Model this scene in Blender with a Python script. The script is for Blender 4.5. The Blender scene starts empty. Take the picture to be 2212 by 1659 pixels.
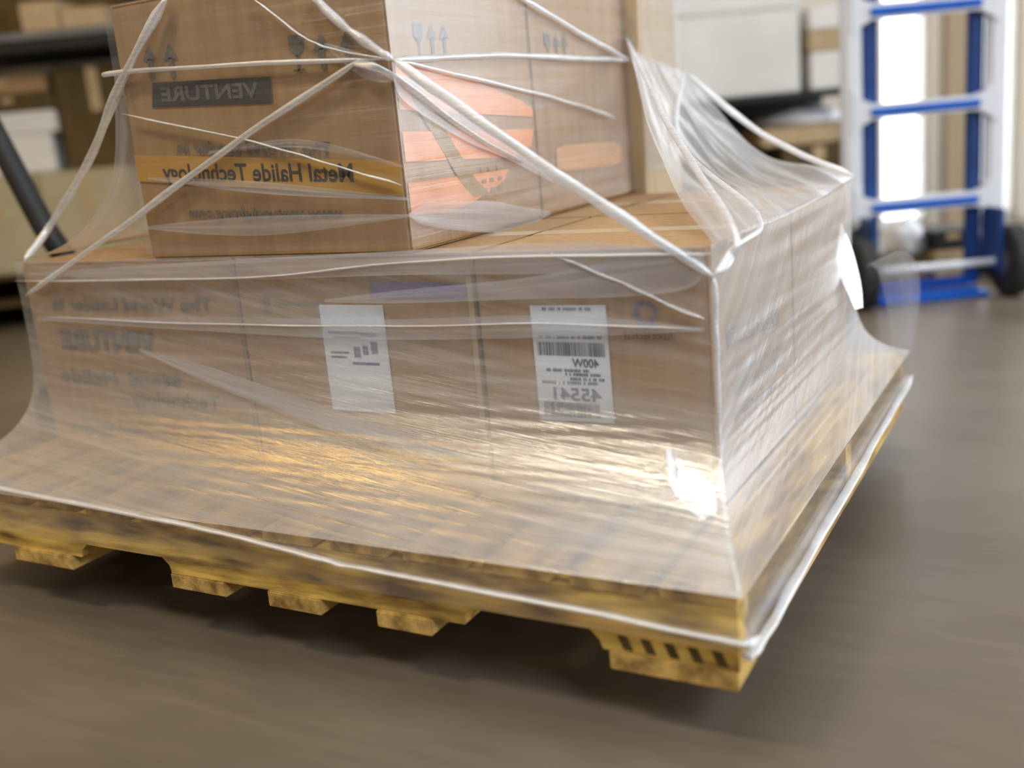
import bpy, bmesh, math, random
from mathutils import Vector, Matrix, noise

random.seed(7)
SC = bpy.context.scene
COL = SC.collection
V = Vector

# ------------------------------------------------------------------ camera, world, lights, exposure
FPX = 2266.46
RX, UPV, FW = V((0.8653, 0.4928, -0.0911)), V((-0.0400, 0.2564, 0.9657)), V((-0.4806, 0.8425, -0.2432))
YAW, PITCH, ROLL = -0.5182, -0.2456, -0.0918
FW = V((math.sin(YAW)*math.cos(PITCH), math.cos(YAW)*math.cos(PITCH), math.sin(PITCH)))
_r = FW.cross(V((0, 0, 1))).normalized(); _u = _r.cross(FW)
RX = math.cos(ROLL)*_r + math.sin(ROLL)*_u
UPV = -math.sin(ROLL)*_r + math.cos(ROLL)*_u
CAM = V((0.3307, -1.0365, 0.7298))
cd = bpy.data.cameras.new('camera'); cam = bpy.data.objects.new('camera', cd); COL.objects.link(cam)
cd.sensor_fit = 'HORIZONTAL'; cd.sensor_width = 36.0; cd.lens = FPX/2212*36.0
cd.clip_start = 0.02; cd.clip_end = 200
M = Matrix((RX, UPV, -FW)).transposed().to_4x4(); M.translation = CAM
cam.matrix_world = M
cd.dof.use_dof = True; cd.dof.focus_distance = 1.58; cd.dof.aperture_fstop = 1.5
SC.camera = cam

E1 = V((math.cos(YAW), -math.sin(YAW), 0)); E2 = V((math.sin(YAW), math.cos(YAW), 0))   # room axes: right, away
def W(a, b, z): return V((CAM.x, CAM.y, 0)) + E1*a + E2*b + V((0, 0, z))
ROOM = Matrix((E1, E2, V((0, 0, 1)))).transposed().to_4x4()
def ray(x, y): return FW + RX*((x-1106)/FPX) - UPV*((y-829.5)/FPX)
def px(x, y, b):
    "room coordinates (a, b, z) of the point seen at x, y on the upright plane at distance b"
    d = ray(x, y); t = b/d.dot(E2); p = CAM + d*t
    return V(((p-CAM).dot(E1), b, p.z))
def ony(x, y, Y): d = ray(x, y); return CAM + d*((Y-CAM.y)/d.y)
def onx(x, y, X): d = ray(x, y); return CAM + d*((X-CAM.x)/d.x)
def onz(x, y, Z): d = ray(x, y); return CAM + d*((Z-CAM.z)/d.z)

SC.view_settings.view_transform = 'Standard'
try: SC.view_settings.look = 'None'
except Exception: pass
SC.view_settings.gamma = 1.0
SC.view_settings.use_curve_mapping = False
SC.view_settings.exposure = 0.0
SC.cycles.use_denoising = True
SC.cycles.transparent_max_bounces = 24
SC.cycles.max_bounces = 10

wd = bpy.data.worlds.new('overcast'); SC.world = wd; wd.use_nodes = True
bg = wd.node_tree.nodes['Background']; bg.inputs[0].default_value = (0.90, 0.95, 1.0, 1); bg.inputs[1].default_value = 4.5

def area(name, loc, aim, sx, sy, power, color, portal=False, spread=180):
    l = bpy.data.lights.new(name, 'AREA'); l.shape = 'RECTANGLE'; l.size = sx; l.size_y = sy
    l.energy = power; l.color = color
    l.spread = math.radians(spread)
    if portal: l.cycles.is_portal = True
    o = bpy.data.objects.new(name, l); COL.objects.link(o); o.location = loc
    o.rotation_euler = (V(aim)-V(loc)).to_track_quat('-Z', 'Y').to_euler()
    return o
# daylight through the wide loading door in the right wall, warm high-bay lamps under the roof, plus added fills
area('loading_door_portal', W(5.08, 2.4, 1.8), W(0, 2.4, 1.8), 4.8, 3.6, 1, (1, 1, 1), True)
area('bay_or_fill_lamp', (-1.9, -1.9, 4.7), (-1.9, -1.9, 0), 0.8, 0.55, 95, (1.0, 0.87, 0.66))
area('warm_front_fill', (-3.3, -3.7, 2.5), (-0.6, 0.2, 0.4), 0.7, 0.5, 15, (1.0, 0.84, 0.58))  # added warm fill that puts glare on the front film
area('overhead_fill', W(0.8, 2.6, 4.9), W(0.8, 2.6, 0), 3.0, 3.0, 36, (0.93, 0.96, 1.0), spread=100)  # added neutral fill from above; the roof has no opening here
area('bay_or_fill_lamp', W(-3.4, 3.0, 4.7), W(-3.4, 3.4, 0), 1.2, 1.2, 40, (1.0, 0.56, 0.12))
area('bay_or_fill_lamp', W(2.2, -2.6, 4.2), W(0.6, 1.0, 0.3), 1.8, 1.8, 60, (0.78, 0.88, 1.0), spread=95)  # added cool front fill aimed at the load, not a high-bay lamp

# ------------------------------------------------------------------ helpers
class MB:
    def __init__(s): s.bm = bmesh.new(); s.uv = None
    def box(s, lo, hi, mat=None, bevel=0.0):
        t = bmesh.new(); bmesh.ops.create_cube(t, size=1)
        c = [(lo[i]+hi[i])/2 for i in range(3)]; d = [hi[i]-lo[i] for i in range(3)]
        for v in t.verts: v.co = V((c[0]+v.co.x*d[0], c[1]+v.co.y*d[1], c[2]+v.co.z*d[2]))
        if bevel: bmesh.ops.bevel(t, geom=t.edges[:], offset=bevel, segments=2, affect='EDGES')
        if mat is not None: bmesh.ops.transform(t, matrix=mat, verts=t.verts)
        s.merge(t); return s
    def merge(s, t):
        me = bpy.data.meshes.new('tmp'); t.to_mesh(me); t.free(); s.bm.from_mesh(me); bpy.data.meshes.remove(me)
    def tube(s, pts, rad, n=8, flat=1.0, ref=None):
        pts = [V(p) for p in pts]; rings = []
        for i, p in enumerate(pts):
            d = (pts[min(i+1, len(pts)-1)]-pts[max(i-1, 0)]).normalized()
            rf = V(ref) if ref else (V((0, 0, 1)) if abs(d.z) < .9 else V((1, 0, 0)))
            a = d.cross(rf).normalized(); b = a.cross(d)
            r = rad[i] if isinstance(rad, (list, tuple)) else rad
            rings.append([s.bm.verts.new(p + a*math.cos(2*math.pi*k/n)*r*flat + b*math.sin(2*math.pi*k/n)*r) for k in range(n)])
        for i in range(len(rings)-1):
            for k in range(n):
                s.bm.faces.new((rings[i][k], rings[i][(k+1) % n], rings[i+1][(k+1) % n], rings[i+1][k]))
        s.bm.faces.new(rings[0]); s.bm.faces.new(rings[-1][::-1]); return s
    def prism(s, outline, fn, t):
        "extrude a 2-D outline; fn(u, v, depth) gives the 3-D point"
        A = [s.bm.verts.new(fn(u, v, 0)) for u, v in outline]; B = [s.bm.verts.new(fn(u, v, t)) for u, v in outline]
        s.bm.faces.new(A); s.bm.faces.new(B[::-1]); n = len(A)
        for i in range(n): s.bm.faces.new((A[i], B[i], B[(i+1) % n], A[(i+1) % n]))
        return s
    def lathe(s, c, axis, prof, n=24):
        axis = V(axis).normalized(); a = axis.orthogonal().normalized(); b = axis.cross(a); rings = []
        for h, r in prof:
            rings.append([s.bm.verts.new(V(c)+axis*h+(a*math.cos(2*math.pi*k/n)+b*math.sin(2*math.pi*k/n))*r) for k in range(n)])
        for i in range(len(rings)-1):
            for k in range(n): s.bm.faces.new((rings[i][k], rings[i][(k+1) % n], rings[i+1][(k+1) % n], rings[i+1][k]))
        s.bm.faces.new(rings[0]); s.bm.faces.new(rings[-1][::-1]); return s
    def build(s, name, mat, parent=None, smooth=False):
        bmesh.ops.recalc_face_normals(s.bm, faces=s.bm.faces)
        return link(name, s.bm, mat, parent, smooth)

def root_loc(o):
    while o.parent: o = o.parent
    return o.location
def link(name, bm, mat, parent=None, smooth=False):
    me = bpy.data.meshes.new(name)
    if parent is not None:
        bmesh.ops.translate(bm, verts=bm.verts, vec=-root_loc(parent))
    bm.to_mesh(me); bm.free()
    if smooth:
        for p in me.polygons: p.use_smooth = True
    me.materials.append(mat)
    o = bpy.data.objects.new(name, me); COL.objects.link(o)
    if parent is not None: o.parent = parent
    return o
def empty(name, loc, label, cat, group=None):
    o = bpy.data.objects.new(name, None); COL.objects.link(o); o.location = loc; o.empty_display_size = .1
    tag(o, label, cat, group); return o
def tag(o, label, cat, group=None):
    o['label'] = label; o['category'] = cat
    if group: o['group'] = group
    return o
def struct(o): o['kind'] = 'structure'; return o

# ------------------------------------------------------------------ materials
def nt(name):
    m = bpy.data.materials.new(name); m.use_nodes = True; t = m.node_tree; t.nodes.clear()
    return m, t, t.nodes.new('ShaderNodeOutputMaterial')
def N(t, kind, **k):
    n = t.nodes.new('ShaderNode'+kind)
    for a, b in k.items():
        if a.startswith('i_'):
            key = a[2:].replace('_', ' ')
            n.inputs[key].default_value = b
        else: setattr(n, a, b)
    return n
def c4(c): return (c[0], c[1], c[2], 1)
def coords(t, scale, kind='Object', rot=(0, 0, 0)):
    tc = N(t, 'TexCoord'); mp = N(t, 'Mapping'); mp.inputs['Scale'].default_value = scale; mp.inputs['Rotation'].default_value = rot
    t.links.new(tc.outputs[kind], mp.inputs[0]); return mp.outputs[0]
def ramp(t, src, stops):
    r = N(t, 'ValToRGB'); e = r.color_ramp.elements
    while len(e) < len(stops): e.new(.5)
    for i, (p, c) in enumerate(stops): e[i].position = p; e[i].color = c4(c)
    t.links.new(src, r.inputs[0]); return r.outputs[0]
def surf(name, c1, c2, scale=(8, 8, 8), rough=.6, metal=0, bump=0.0, bscale=None, detail=4, spec=.5, lo=.3, hi=.7, kind='Object'):
    m, t, out = nt(name); b = N(t, 'BsdfPrincipled'); b.inputs['Roughness'].default_value = rough; b.inputs['Metallic'].default_value = metal
    b.inputs['Specular IOR Level'].default_value = spec
    n = N(t, 'TexNoise'); n.inputs['Scale'].default_value = 1; n.inputs['Detail'].default_value = detail
    t.links.new(coords(t, scale, kind), n.inputs['Vector'])
    t.links.new(ramp(t, n.outputs['Fac'], [(lo, c1), (hi, c2)]), b.inputs['Base Color'])
    if bump:
        n2 = N(t, 'TexNoise'); n2.inputs['Scale'].default_value = 1; n2.inputs['Detail'].default_value = 5
        t.links.new(coords(t, bscale or scale, kind), n2.inputs['Vector'])
        bp = N(t, 'Bump'); bp.inputs['Strength'].default_value = bump; bp.inputs['Distance'].default_value = .004
        t.links.new(n2.outputs['Fac'], bp.inputs['Height']); t.links.new(bp.outputs[0], b.inputs['Normal'])
    t.links.new(b.outputs[0], out.inputs[0]); return m

KRAFT = surf('kraft_board', (.36, .21, .088), (.45, .275, .125), (60, 60, 3), .75, bump=.15, bscale=(160, 160, 4))
KRAFT_L = surf('light_kraft_board', (.47, .345, .20), (.55, .41, .25), (40, 40, 4), .75, bump=.15, bscale=(160, 160, 4))
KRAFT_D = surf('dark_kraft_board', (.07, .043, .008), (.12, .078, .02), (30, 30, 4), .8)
TAPE = surf('packing_tape', (.50, .37, .20), (.56, .42, .25), (20, 20, 20), .25)
WOOD = surf('pallet_wood', (.20, .105, .022), (.86, .57, .13), (9, 40, 40), .8, bump=.6, bscale=(8, 80, 80), lo=.32, hi=.62)
WOODY = surf('pallet_board_wood', (.24, .13, .03), (.72, .46, .13), (40, 8, 40), .8, bump=.6, bscale=(80, 8, 80), lo=.32, hi=.66)
INK = surf('grey_ink', (.03, .03, .033), (.055, .055, .06), (200, 200, 200), .7)
INK_S = surf('worn_grey_ink', (.10, .095, .09), (.20, .17, .13), (150, 150, 150), .7)
ORANGE = surf('orange_ink', (.80, .30, .11), (.86, .38, .16), (30, 30, 30), .7)
ORANGE_S = surf('pale_orange_ink', (.70, .36, .13), (.76, .42, .17), (30, 30, 30), .7)
BAND = surf('ochre_ink', (.52, .27, .03), (.60, .33, .05), (30, 30, 30), .7)
OLIVE = surf('olive_ink', (.30, .17, .04), (.40, .25, .08), (60, 60, 60), .7)
PURPLE = surf('purple_ink', (.12, .09, .26), (.20, .16, .34), (60, 60, 60), .7)
PAPER = surf('label_paper', (.80, .86, .95), (.85, .90, .97), (30, 30, 30), .45)
NAVY = surf('label_ink', (.03, .055, .13), (.05, .08, .17), (200, 200, 200), .6)
CHROME = surf('brushed_aluminium', (.80, .83, .89), (.88, .90, .94), (20, 20, 200), .35, metal=.12)
BLUE = surf('blue_paint', (.0, .10, .55), (.0, .13, .62), (20, 20, 20), .35)
BLUED = surf('dark_blue_paint', (.012, .05, .20), (.02, .07, .26), (20, 20, 20), .4)
RUBBER = surf('black_rubber', (.012, .012, .013), (.03, .03, .03), (40, 40, 40), .7)
BLACK = surf('black_steel', (.006, .006, .007), (.014, .013, .013), (20, 20, 20), .5)
WHITE = surf('white_board', (.74, .72, .68), (.80, .78, .75), (6, 6, 6), .6)
WHITEP = surf('white_plastic', (.80, .83, .88), (.86, .88, .92), (20, 20, 20), .4, bump=.3)
STEELG = surf('grey_steel', (.16, .17, .18), (.24, .25, .26), (10, 10, 60), .4, metal=.4)
BEIGE = surf('beige_board', (.42, .37, .22), (.50, .44, .28), (8, 8, 8), .7)
WALLM = surf('cream_wall_paint', (.66, .58, .49), (.70, .62, .53), (3, 3, 3), .8)
CEILM = surf('grey_roof_deck', (.42, .40, .36), (.48, .45, .41), (3, 3, 3), .9)

def floor_mat():
    m, t, out = nt('concrete_floor'); b = N(t, 'BsdfPrincipled')
    n1 = N(t, 'TexNoise'); n1.inputs['Scale'].default_value = 1; n1.inputs['Detail'].default_value = 6
    t.links.new(coords(t, (1.2, 2.6, 1), rot=(0, 0, -YAW)), n1.inputs['Vector'])
    n2 = N(t, 'TexNoise'); n2.inputs['Scale'].default_value = 1; n2.inputs['Detail'].default_value = 5
    t.links.new(coords(t, (7, 45, 7), rot=(0, 0, -YAW)), n2.inputs['Vector'])
    c1 = ramp(t, n1.outputs['Fac'], [(.3, (.118, .090, .062)), (.7, (.19, .155, .115))])
    c2 = ramp(t, n2.outputs['Fac'], [(.3, (.90, .90, .90)), (.7, (1.06, 1.05, 1.04))])
    mx = N(t, 'MixRGB', blend_type='MULTIPLY'); mx.inputs[0].default_value = 1
    t.links.new(c1, mx.inputs[1]); t.links.new(c2, mx.inputs[2]); t.links.new(mx.outputs[0], b.inputs['Base Color'])
    r = N(t, 'MapRange'); r.inputs[3].default_value = .30; r.inputs[4].default_value = .48
    t.links.new(n2.outputs['Fac'], r.inputs[0]); t.links.new(r.outputs[0], b.inputs['Roughness'])
    bp = N(t, 'Bump'); bp.inputs['Strength'].default_value = .12; bp.inputs['Distance'].default_value = .003
    t.links.new(n2.outputs['Fac'], bp.inputs['Height']); t.links.new(bp.outputs[0], b.inputs['Normal'])
    t.links.new(b.outputs[0], out.inputs[0]); return m

def film_mat(name, veil, amp, su=2.2, sv=46, gloss=.16, tint=(.83, .84, .87), bump=.35, sheen=0, layers=None):
    "clear stretch film: see-through, with a milky streak pattern along the pull (uv.x) and a gloss"
    m, t, out = nt(name)
    n = N(t, 'TexNoise'); n.inputs['Scale'].default_value = 1; n.inputs['Detail'].default_value = 6; n.inputs['Roughness'].default_value = .62
    n.inputs['Distortion'].default_value = .25
    t.links.new(coords(t, (su, sv, 1), 'UV'), n.inputs['Vector'])
    w = N(t, 'TexNoise'); w.inputs['Scale'].default_value = 1; w.inputs['Detail'].default_value = 3
    t.links.new(coords(t, (su*.7, sv*.12, 1), 'UV'), w.inputs['Vector'])
    mul = N(t, 'Math', operation='MULTIPLY'); t.links.new(n.outputs['Fac'], mul.inputs[0]); t.links.new(w.outputs['Fac'], mul.inputs[1])
    mr = N(t, 'MapRange'); mr.inputs[1].default_value = .14; mr.inputs[2].default_value = .42
    mr.inputs[3].default_value = max(veil-amp*.5, .01); mr.inputs[4].default_value = veil+amp
    t.links.new(mul.outputs[0], mr.inputs[0])
    veil_out = mr.outputs[0]; lay = None
    if layers:      # more windings lie over one another towards the pallet: milkier and glossier
        pz = N(t, 'NewGeometry'); sx = N(t, 'SeparateXYZ'); t.links.new(pz.outputs['Position'], sx.inputs[0])
        lay = N(t, 'MapRange', interpolation_type='SMOOTHSTEP'); lay.inputs[1].default_value = layers[0]; lay.inputs[2].default_value = layers[1]
        t.links.new(sx.outputs[2], lay.inputs[0])
        ma = N(t, 'Math', operation='MULTIPLY_ADD', use_clamp=True); ma.inputs[1].default_value = layers[2]
        t.links.new(lay.outputs[0], ma.inputs[0]); t.links.new(veil_out, ma.inputs[2]); veil_out = ma.outputs[0]
    bp = N(t, 'Bump'); bp.inputs['Strength'].default_value = bump; bp.inputs['Distance'].default_value = .003
    t.links.new(n.outputs['Fac'], bp.inputs['Height'])
    tr = N(t, 'BsdfTransparent'); tr.inputs[0].default_value = (.97, .97, .98, 1)
    df = N(t, 'BsdfDiffuse'); df.inputs[0].default_value = c4(tint); tl = N(t, 'BsdfTranslucent'); tl.inputs[0].default_value = c4(tint)
    milk = N(t, 'MixShader'); milk.inputs[0].default_value = .35
    t.links.new(df.outputs[0], milk.inputs[1]); t.links.new(tl.outputs[0], milk.inputs[2])
    mx = N(t, 'MixShader'); t.links.new(veil_out, mx.inputs[0]); t.links.new(tr.outputs[0], mx.inputs[1]); t.links.new(milk.outputs[0], mx.inputs[2])
    gl = N(t, 'BsdfGlossy'); gl.inputs[0].default_value = (1, 1, 1, 1); gl.inputs['Roughness'].default_value = gloss
    t.links.new(bp.outputs[0], gl.inputs['Normal'])
    fr = N(t, 'Fresnel'); 
    ge = N(t, 'NewGeometry'); io = N(t, 'MapRange'); io.inputs[3].default_value = 1.5; io.inputs[4].default_value = 1/1.5   # same film from both faces
    t.links.new(ge.outputs['Backfacing'], io.inputs[0]); t.links.new(io.outputs[0], fr.inputs[0])

    fm = N(t, 'Math', operation='MULTIPLY'); fm.inputs[1].default_value = 1.3; fm.use_clamp = True; t.links.new(fr.outputs[0], fm.inputs[0])
    if sheen:
        fa = N(t, 'Math', operation='MAXIMUM'); fa.inputs[1].default_value = sheen; t.links.new(fm.outputs[0], fa.inputs[0])
        if lay:
            sa = N(t, 'MapRange'); sa.inputs[3].default_value = sheen; sa.inputs[4].default_value = layers[3]
            t.links.new(lay.outputs[0], sa.inputs[0]); t.links.new(sa.outputs[0], fa.inputs[1])
        fm = fa
    fin = N(t, 'MixShader'); t.links.new(fm.outputs[0], fin.inputs[0]); t.links.new(mx.outputs[0], fin.inputs[1]); t.links.new(gl.outputs[0], fin.inputs[2])
    t.links.new(fin.outputs[0], out.inputs[0]); return m
FILM_UP = film_mat('stretch_film_single', .05, .10, 1.2, 95, .2)
FILM_SIDE = film_mat('stretch_film_side', .12, .18, 1.4, 80, .2)
FILM_LOW = film_mat('stretch_film_layers', .20, .24, 1.2, 75, .25, (.85, .86, .88), 1.0, .09, (.42, .23, .22, .40))
FILM_HEM = film_mat('stretch_film_hem', .08, .20, 1.2, 60, .2)
FILM_RIGHT = film_mat('stretch_film_thick', .36, .26, 1.6, 70, .26)
FILM_TENT = film_mat('stretch_film_tent', .34, .36, 1.6, 50, .2)
FILM_BAND = film_mat('stretch_film_band', .26, .26, 1.2, 90, .24, (.84, .87, .94))
FILM_ROPE = film_mat('stretch_film_rope', .50, .45, 14, 60, .38, (.92, .94, .97), .3, .32)
FILM_CURL = film_mat('stretch_film_curl', .28, .3, 3, 12, .12)
FILM_GLARE = film_mat('stretch_film_glare', .30, .30, 30, 8, .25, (.9, .92, .95), .6, .45)  # extra gloss so the added folds show as highlights

def glass_mat():
    m, t, out = nt('door_glass'); tr = N(t, 'BsdfTransparent'); gl = N(t, 'BsdfGlossy'); gl.inputs['Roughness'].default_value = .02
    mx = N(t, 'MixShader'); mx.inputs[0].default_value = .06
    t.links.new(tr.outputs[0], mx.inputs[1]); t.links.new(gl.outputs[0], mx.inputs[2]); t.links.new(mx.outputs[0], out.inputs[0]); return m
GLASS = glass_mat()

# ------------------------------------------------------------------ room shell
A0, A1, B0, B1, HC = -7.0, 5.0, -5.0, 5.45, 5.0
def rbox(mb, a0, b0, z0, a1, b1, z1, bevel=0): 
    return mb.box((a0, b0, z0), (a1, b1, z1), Matrix.Translation(V((CAM.x, CAM.y, 0))) @ ROOM, bevel)
struct(rbox(MB(), A0, B0, -.12, A1, B1+.2, 0).build('floor', floor_mat()))
struct(rbox(MB(), A0, B0, HC, A1, B1+.2, HC+.12).build('ceiling', CEILM))
struct(rbox(MB(), A0-.15, B0, 0, A0, B1+.2, HC).build('wall_left', WALLM))
struct(rbox(MB(), A0-.15, B0-.15, 0, A1+.15, B0, HC).build('wall_front', WALLM))
wr = MB()      # right wall with the loading door opening
rbox(wr, A1, B0, 0, A1+.15, 0, HC); rbox(wr, A1, 4.8, 0, A1+.15, B1+.2, HC); rbox(wr, A1, 0, 3.6, A1+.15, 4.8, HC)
struct(wr.build('wall_right', WALLM))
# back wall with two tall bright doorways
d1 = (px(1903, 300, B1).x, px(2012, 300, B1).x); d2 = (px(2100, 300, B1).x, px(2204, 300, B1).x)
DH = 2.5
wb = MB()
rbox(wb, A0, B1, 0, d1[0], B1+.2, HC); rbox(wb, d1[1], B1, 0, d2[0], B1+.2, HC); rbox(wb, d2[1], B1, 0, A1, B1+.2, HC)
rbox(wb, d1[0], B1, DH, d1[1], B1+.2, HC); rbox(wb, d2[0], B1, DH, d2[1], B1+.2, HC)
struct(wb.build('wall_back', WALLM))
for k, d in enumerate((d1, d2)):
    fr = MB(); w = .025
    rbox(fr, d[0], B1+.04, 0, d[0]+w, B1+.1, DH); rbox(fr, d[1]-w, B1+.04, 0, d[1], B1+.1, DH)
    rbox(fr, d[0]+w, B1+.04, DH-w, d[1]-w, B1+.1, DH); rbox(fr, d[0]+w, B1+.04, 0, d[1]-w, B1+.1, .05)
    o = struct(fr.build('door_%d' % (k+1), WHITE))
    rbox(MB(), d[0]+w, B1+.065, .05, d[1]-w, B1+.072, DH-w).build('pane', GLASS, o)
pm = px(2068, 300, B1-.03).x
struct(rbox(MB(), pm-.055, B1-.03, 0, pm+.055, B1-.001, 2.6).build('trim_1', surf('tan_wood_trim', (.36, .27, .17), (.42, .32, .2), (60, 60, 3), .7)))
for k, d in enumerate((d1, d2)):
    p = W((d[0]+d[1])/2, B1+.15, DH/2)
    area('doorway_portal', p, p-E2, d[1]-d[0], DH, 1, (1, 1, 1), True)

# ------------------------------------------------------------------ the pallet
ZT, PH = .20, .11
BX, BY, ZL = -.089, .2175, .5555
XL, YB = -1.40, 1.0585
UX, UL, ZU = -.529, -1.06, .962
PL, PD = -1.46, 1.168
pal = empty('wooden_pallet', (PL/2, PD/2, ZT-PH), 'worn ochre wooden pallet under the shrink-wrapped cartons', 'pallet')
z0, z1, z2, z3 = ZT-PH-.005, ZT-.096, ZT-.018, ZT
def stringer(y0, y1):
    def fn(u, v, t): return V((u, y0+t, v))
    nz = ZT-.072; r = .012
    out = [(0, z2), (0, z1), (-.168, z1), (-.172, nz-r), (-.184, nz), (-.35, nz), (-.363, nz-r), (-.363, z1),
           (-.890, z1), (-.892, nz-r), (-.905, nz), (-1.075, nz), (-1.09, nz-r), (-1.094, z1), (PL, z1), (PL, z2)]
    return MB().prism(out, fn, y1-y0)
for y in (.0, .585, PD-.042):
    stringer(y, y+.042).build('stringer', WOOD, pal)
xs = [(0, -.092), (-.112, -.205), (-.232, -.325), (-.352, -.45), (-.475, -.57), (-.598, -.69), (-.72, -.815), (-.842, -.935), (-.962, -1.06), (-1.085, -1.18), (-1.205, -1.30), (-1.328, PL)]
for i, (a, b) in enumerate(xs):
    j = random.uniform(-.004, .003)
    MB().box((b, j, z2), (a, PD+random.uniform(-.004, .004), z3+random.uniform(-.0012, 0)), bevel=.002).build('deck_board', WOODY, pal)
for a, b in [(-.002, -.160), (-.414, -.503), (-.600, -.697), (-.781, -.893), (-1.115, -1.26), (-1.36, PL)]:
    MB().box((b, random.uniform(-.006, 0), z0-.006), (a, PD+random.uniform(-.004, .004), z1), bevel=.002).build('bottom_board', WOODY, pal)

for k in range(5):      # dark slanted stamp strokes burnt into the right foot of the front stringer
    x = -.148+k*.029
    m = MB(); m.prism([(x, ZT-.074), (x+.012, ZT-.074), (x+.020, ZT-.092), (x+.008, ZT-.092)], lambda u, v, t: V((u, -.0008+t, v)), .0006)
    m.build('stamp_stroke', KRAFT_D, pal)

# ------------------------------------------------------------------ cartons on the pallet
_cv = {}
def text_verts(s, bold):
    key = (s, bold)
    if key not in _cv:
        c = bpy.data.curves.new('text', 'FONT'); c.body = s; c.resolution_u = 3; c.offset = bold; c.fill_mode = 'FRONT'
        o = bpy.data.objects.new('text', c); COL.objects.link(o)
        dg = bpy.context.evaluated_depsgraph_get(); me = o.evaluated_get(dg).to_mesh()
        vs = [(v.co.x, v.co.y) for v in me.vertices]; fs = [tuple(p.vertices) for p in me.polygons]
        o.evaluated_get(dg).to_mesh_clear(); bpy.data.objects.remove(o); bpy.data.curves.remove(c)
        x0 = min(v[0] for v in vs); x1 = max(v[0] for v in vs)
        _cv[key] = ([((x-x0)/(x1-x0), y/.72) for x, y in vs], fs)
    return _cv[key]
def lettering(name, s, start, end, h, up, nrm, mat, parent, bold=.012, lift=.0012):
    "the photograph shows the print mirrored: it runs from start (right) to end (left)"
    vs, fs = text_verts(s, bold); bm = bmesh.new(); start, end, up, nrm = V(start), V(end), V(up), V(nrm)
    L = [bm.verts.new(start+(end-start)*x+up*(h*y)+nrm*lift) for x, y in vs]
    for f in fs:
        try: bm.faces.new([L[i] for i in f])
        except ValueError: pass
    return link(name, bm, mat, parent)
def patch(name, polys, mat, parent, nrm, lift=.0008, thick=.0):
    bm = bmesh.new(); nrm = V(nrm)
    for poly in polys: bm.faces.new([bm.verts.new(V(p)+nrm*lift) for p in poly])
    return link(name, bm, mat, parent)

def carton(lo, hi, label, mat=KRAFT, group=None, tape='top', bulge=.004, cat='carton'):
    lo, hi = V(lo), V(hi)
    root = empty('carton', ((lo.x+hi.x)/2, (lo.y+hi.y)/2, lo.z), label, cat, group)
    m = MB(); g = .0015
    m.box(lo+V((g, g, .0005)), hi-V((g, g, .003)), bevel=.004)
    m.build('carton_body', mat, root)
    yc = (lo.y+hi.y)/2; xc = (lo.x+hi.x)/2
    # four top flaps meet over the middle, each a thin board
    f = MB(); f.box((lo.x+.004, lo.y+.004, hi.z-.003), (hi.x-.004, yc-.001, hi.z-.0002)); f.build('top_flap', mat, root)
    f = MB(); f.box((lo.x+.004, yc+.001, hi.z-.003), (hi.x-.004, hi.y-.004, hi.z-.0002)); f.build('top_flap', mat, root)
    t = MB(); t.box((lo.x+.002, yc-.025, hi.z-.0002), (hi.x-.002, yc+.025, hi.z+.0003)); t.build('packing_tape', TAPE, root)
    return root

FN, RN = (0, -1, 0), (1, 0, 0)
YF = BY
# lower tier: three in front, three behind
S1, S2 = -.880, -.432
ymid = BY+.420
lowF = [carton((S2+.001, BY, ZT), (BX, ymid-.001, ZL), 'brown carton at the lower right corner, with the white 45541 barcode label'),
        carton((S1+.001, BY, ZT), (S2-.001, ymid-.001, ZL), 'middle brown carton of the bottom tier with purple print and faded white label'),
        carton((XL, BY, ZT), (S1-.001, ymid-.001, ZL), 'wide brown carton at the left of the bottom tier, printed with grey lines')]
lowB = [carton((S2+.001, ymid+.001, ZT), (BX, YB, ZL), 'brown carton behind the 45541 carton on the right side of the bottom tier'),
        carton((S1+.001, ymid+.001, ZT), (S2-.001, YB, ZL), 'bottom-tier carton hidden in the middle at the back of the pallet'),
        carton((XL, ymid+.001, ZT), (S1-.001, YB, ZL), 'light-topped carton at the far left back of the bottom tier')]
upF = carton((UL, BY, ZL+.0008), (UX, ymid-.001, ZU), 'large brown upper carton with the ochre Metal Halide band')
upB = carton((UL, ymid+.001, ZL+.0008), (UX, YB, ZU), 'upper carton behind the Metal Halide carton, with a pale orange bar on its right side')
pe = onx(1455, 300, UX+.03)
tall = carton((UL, YB+.003, ZT), (UX+.03, YB+.235, ZU+.005), 'tall tan carton standing at the very back of the pallet behind the upper cartons', KRAFT_L)

def fp(x, z, base=ZT): return V((x, BY, base+z))
def rp(y, z, X, base): return V((X, BY+y, base+z))
UPZ = (0, 0, 1)
# print on the front of the upper carton (measured from its lower edge ZL)
def q(x, z): return fp(x, z, ZL)
patch('printed_band', [[q(-1.055, .131), q(-.533, .083), q(-.533, .133), q(-1.055, .174)]], BAND, upF, FN)
lettering('printed_text', 'Metal Halide Technology', q(-.616, .108), q(-.997, .130), .027, UPZ, FN, INK, upF, .02)
lettering('printed_text', 'The World Leader in', q(-.650, .147), q(-.956, .170), .021, UPZ, FN, INK_S, upF, .01)
lettering('printed_text', 'www.venturelighting.com', q(-.645, .056), q(-.953, .068), .018, UPZ, FN, INK_S, upF, .012)
lb = patch('printed_logo', [[q(-.996, .245), q(-.749, .231), q(-.746, .268), q(-.987, .282)]], INK, upF, FN)
lettering('logo_letters', 'VENTURE', q(-.770, .241), q(-.972, .252), .022, UPZ, FN, INK_S, lb, .03, .0016)

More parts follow.
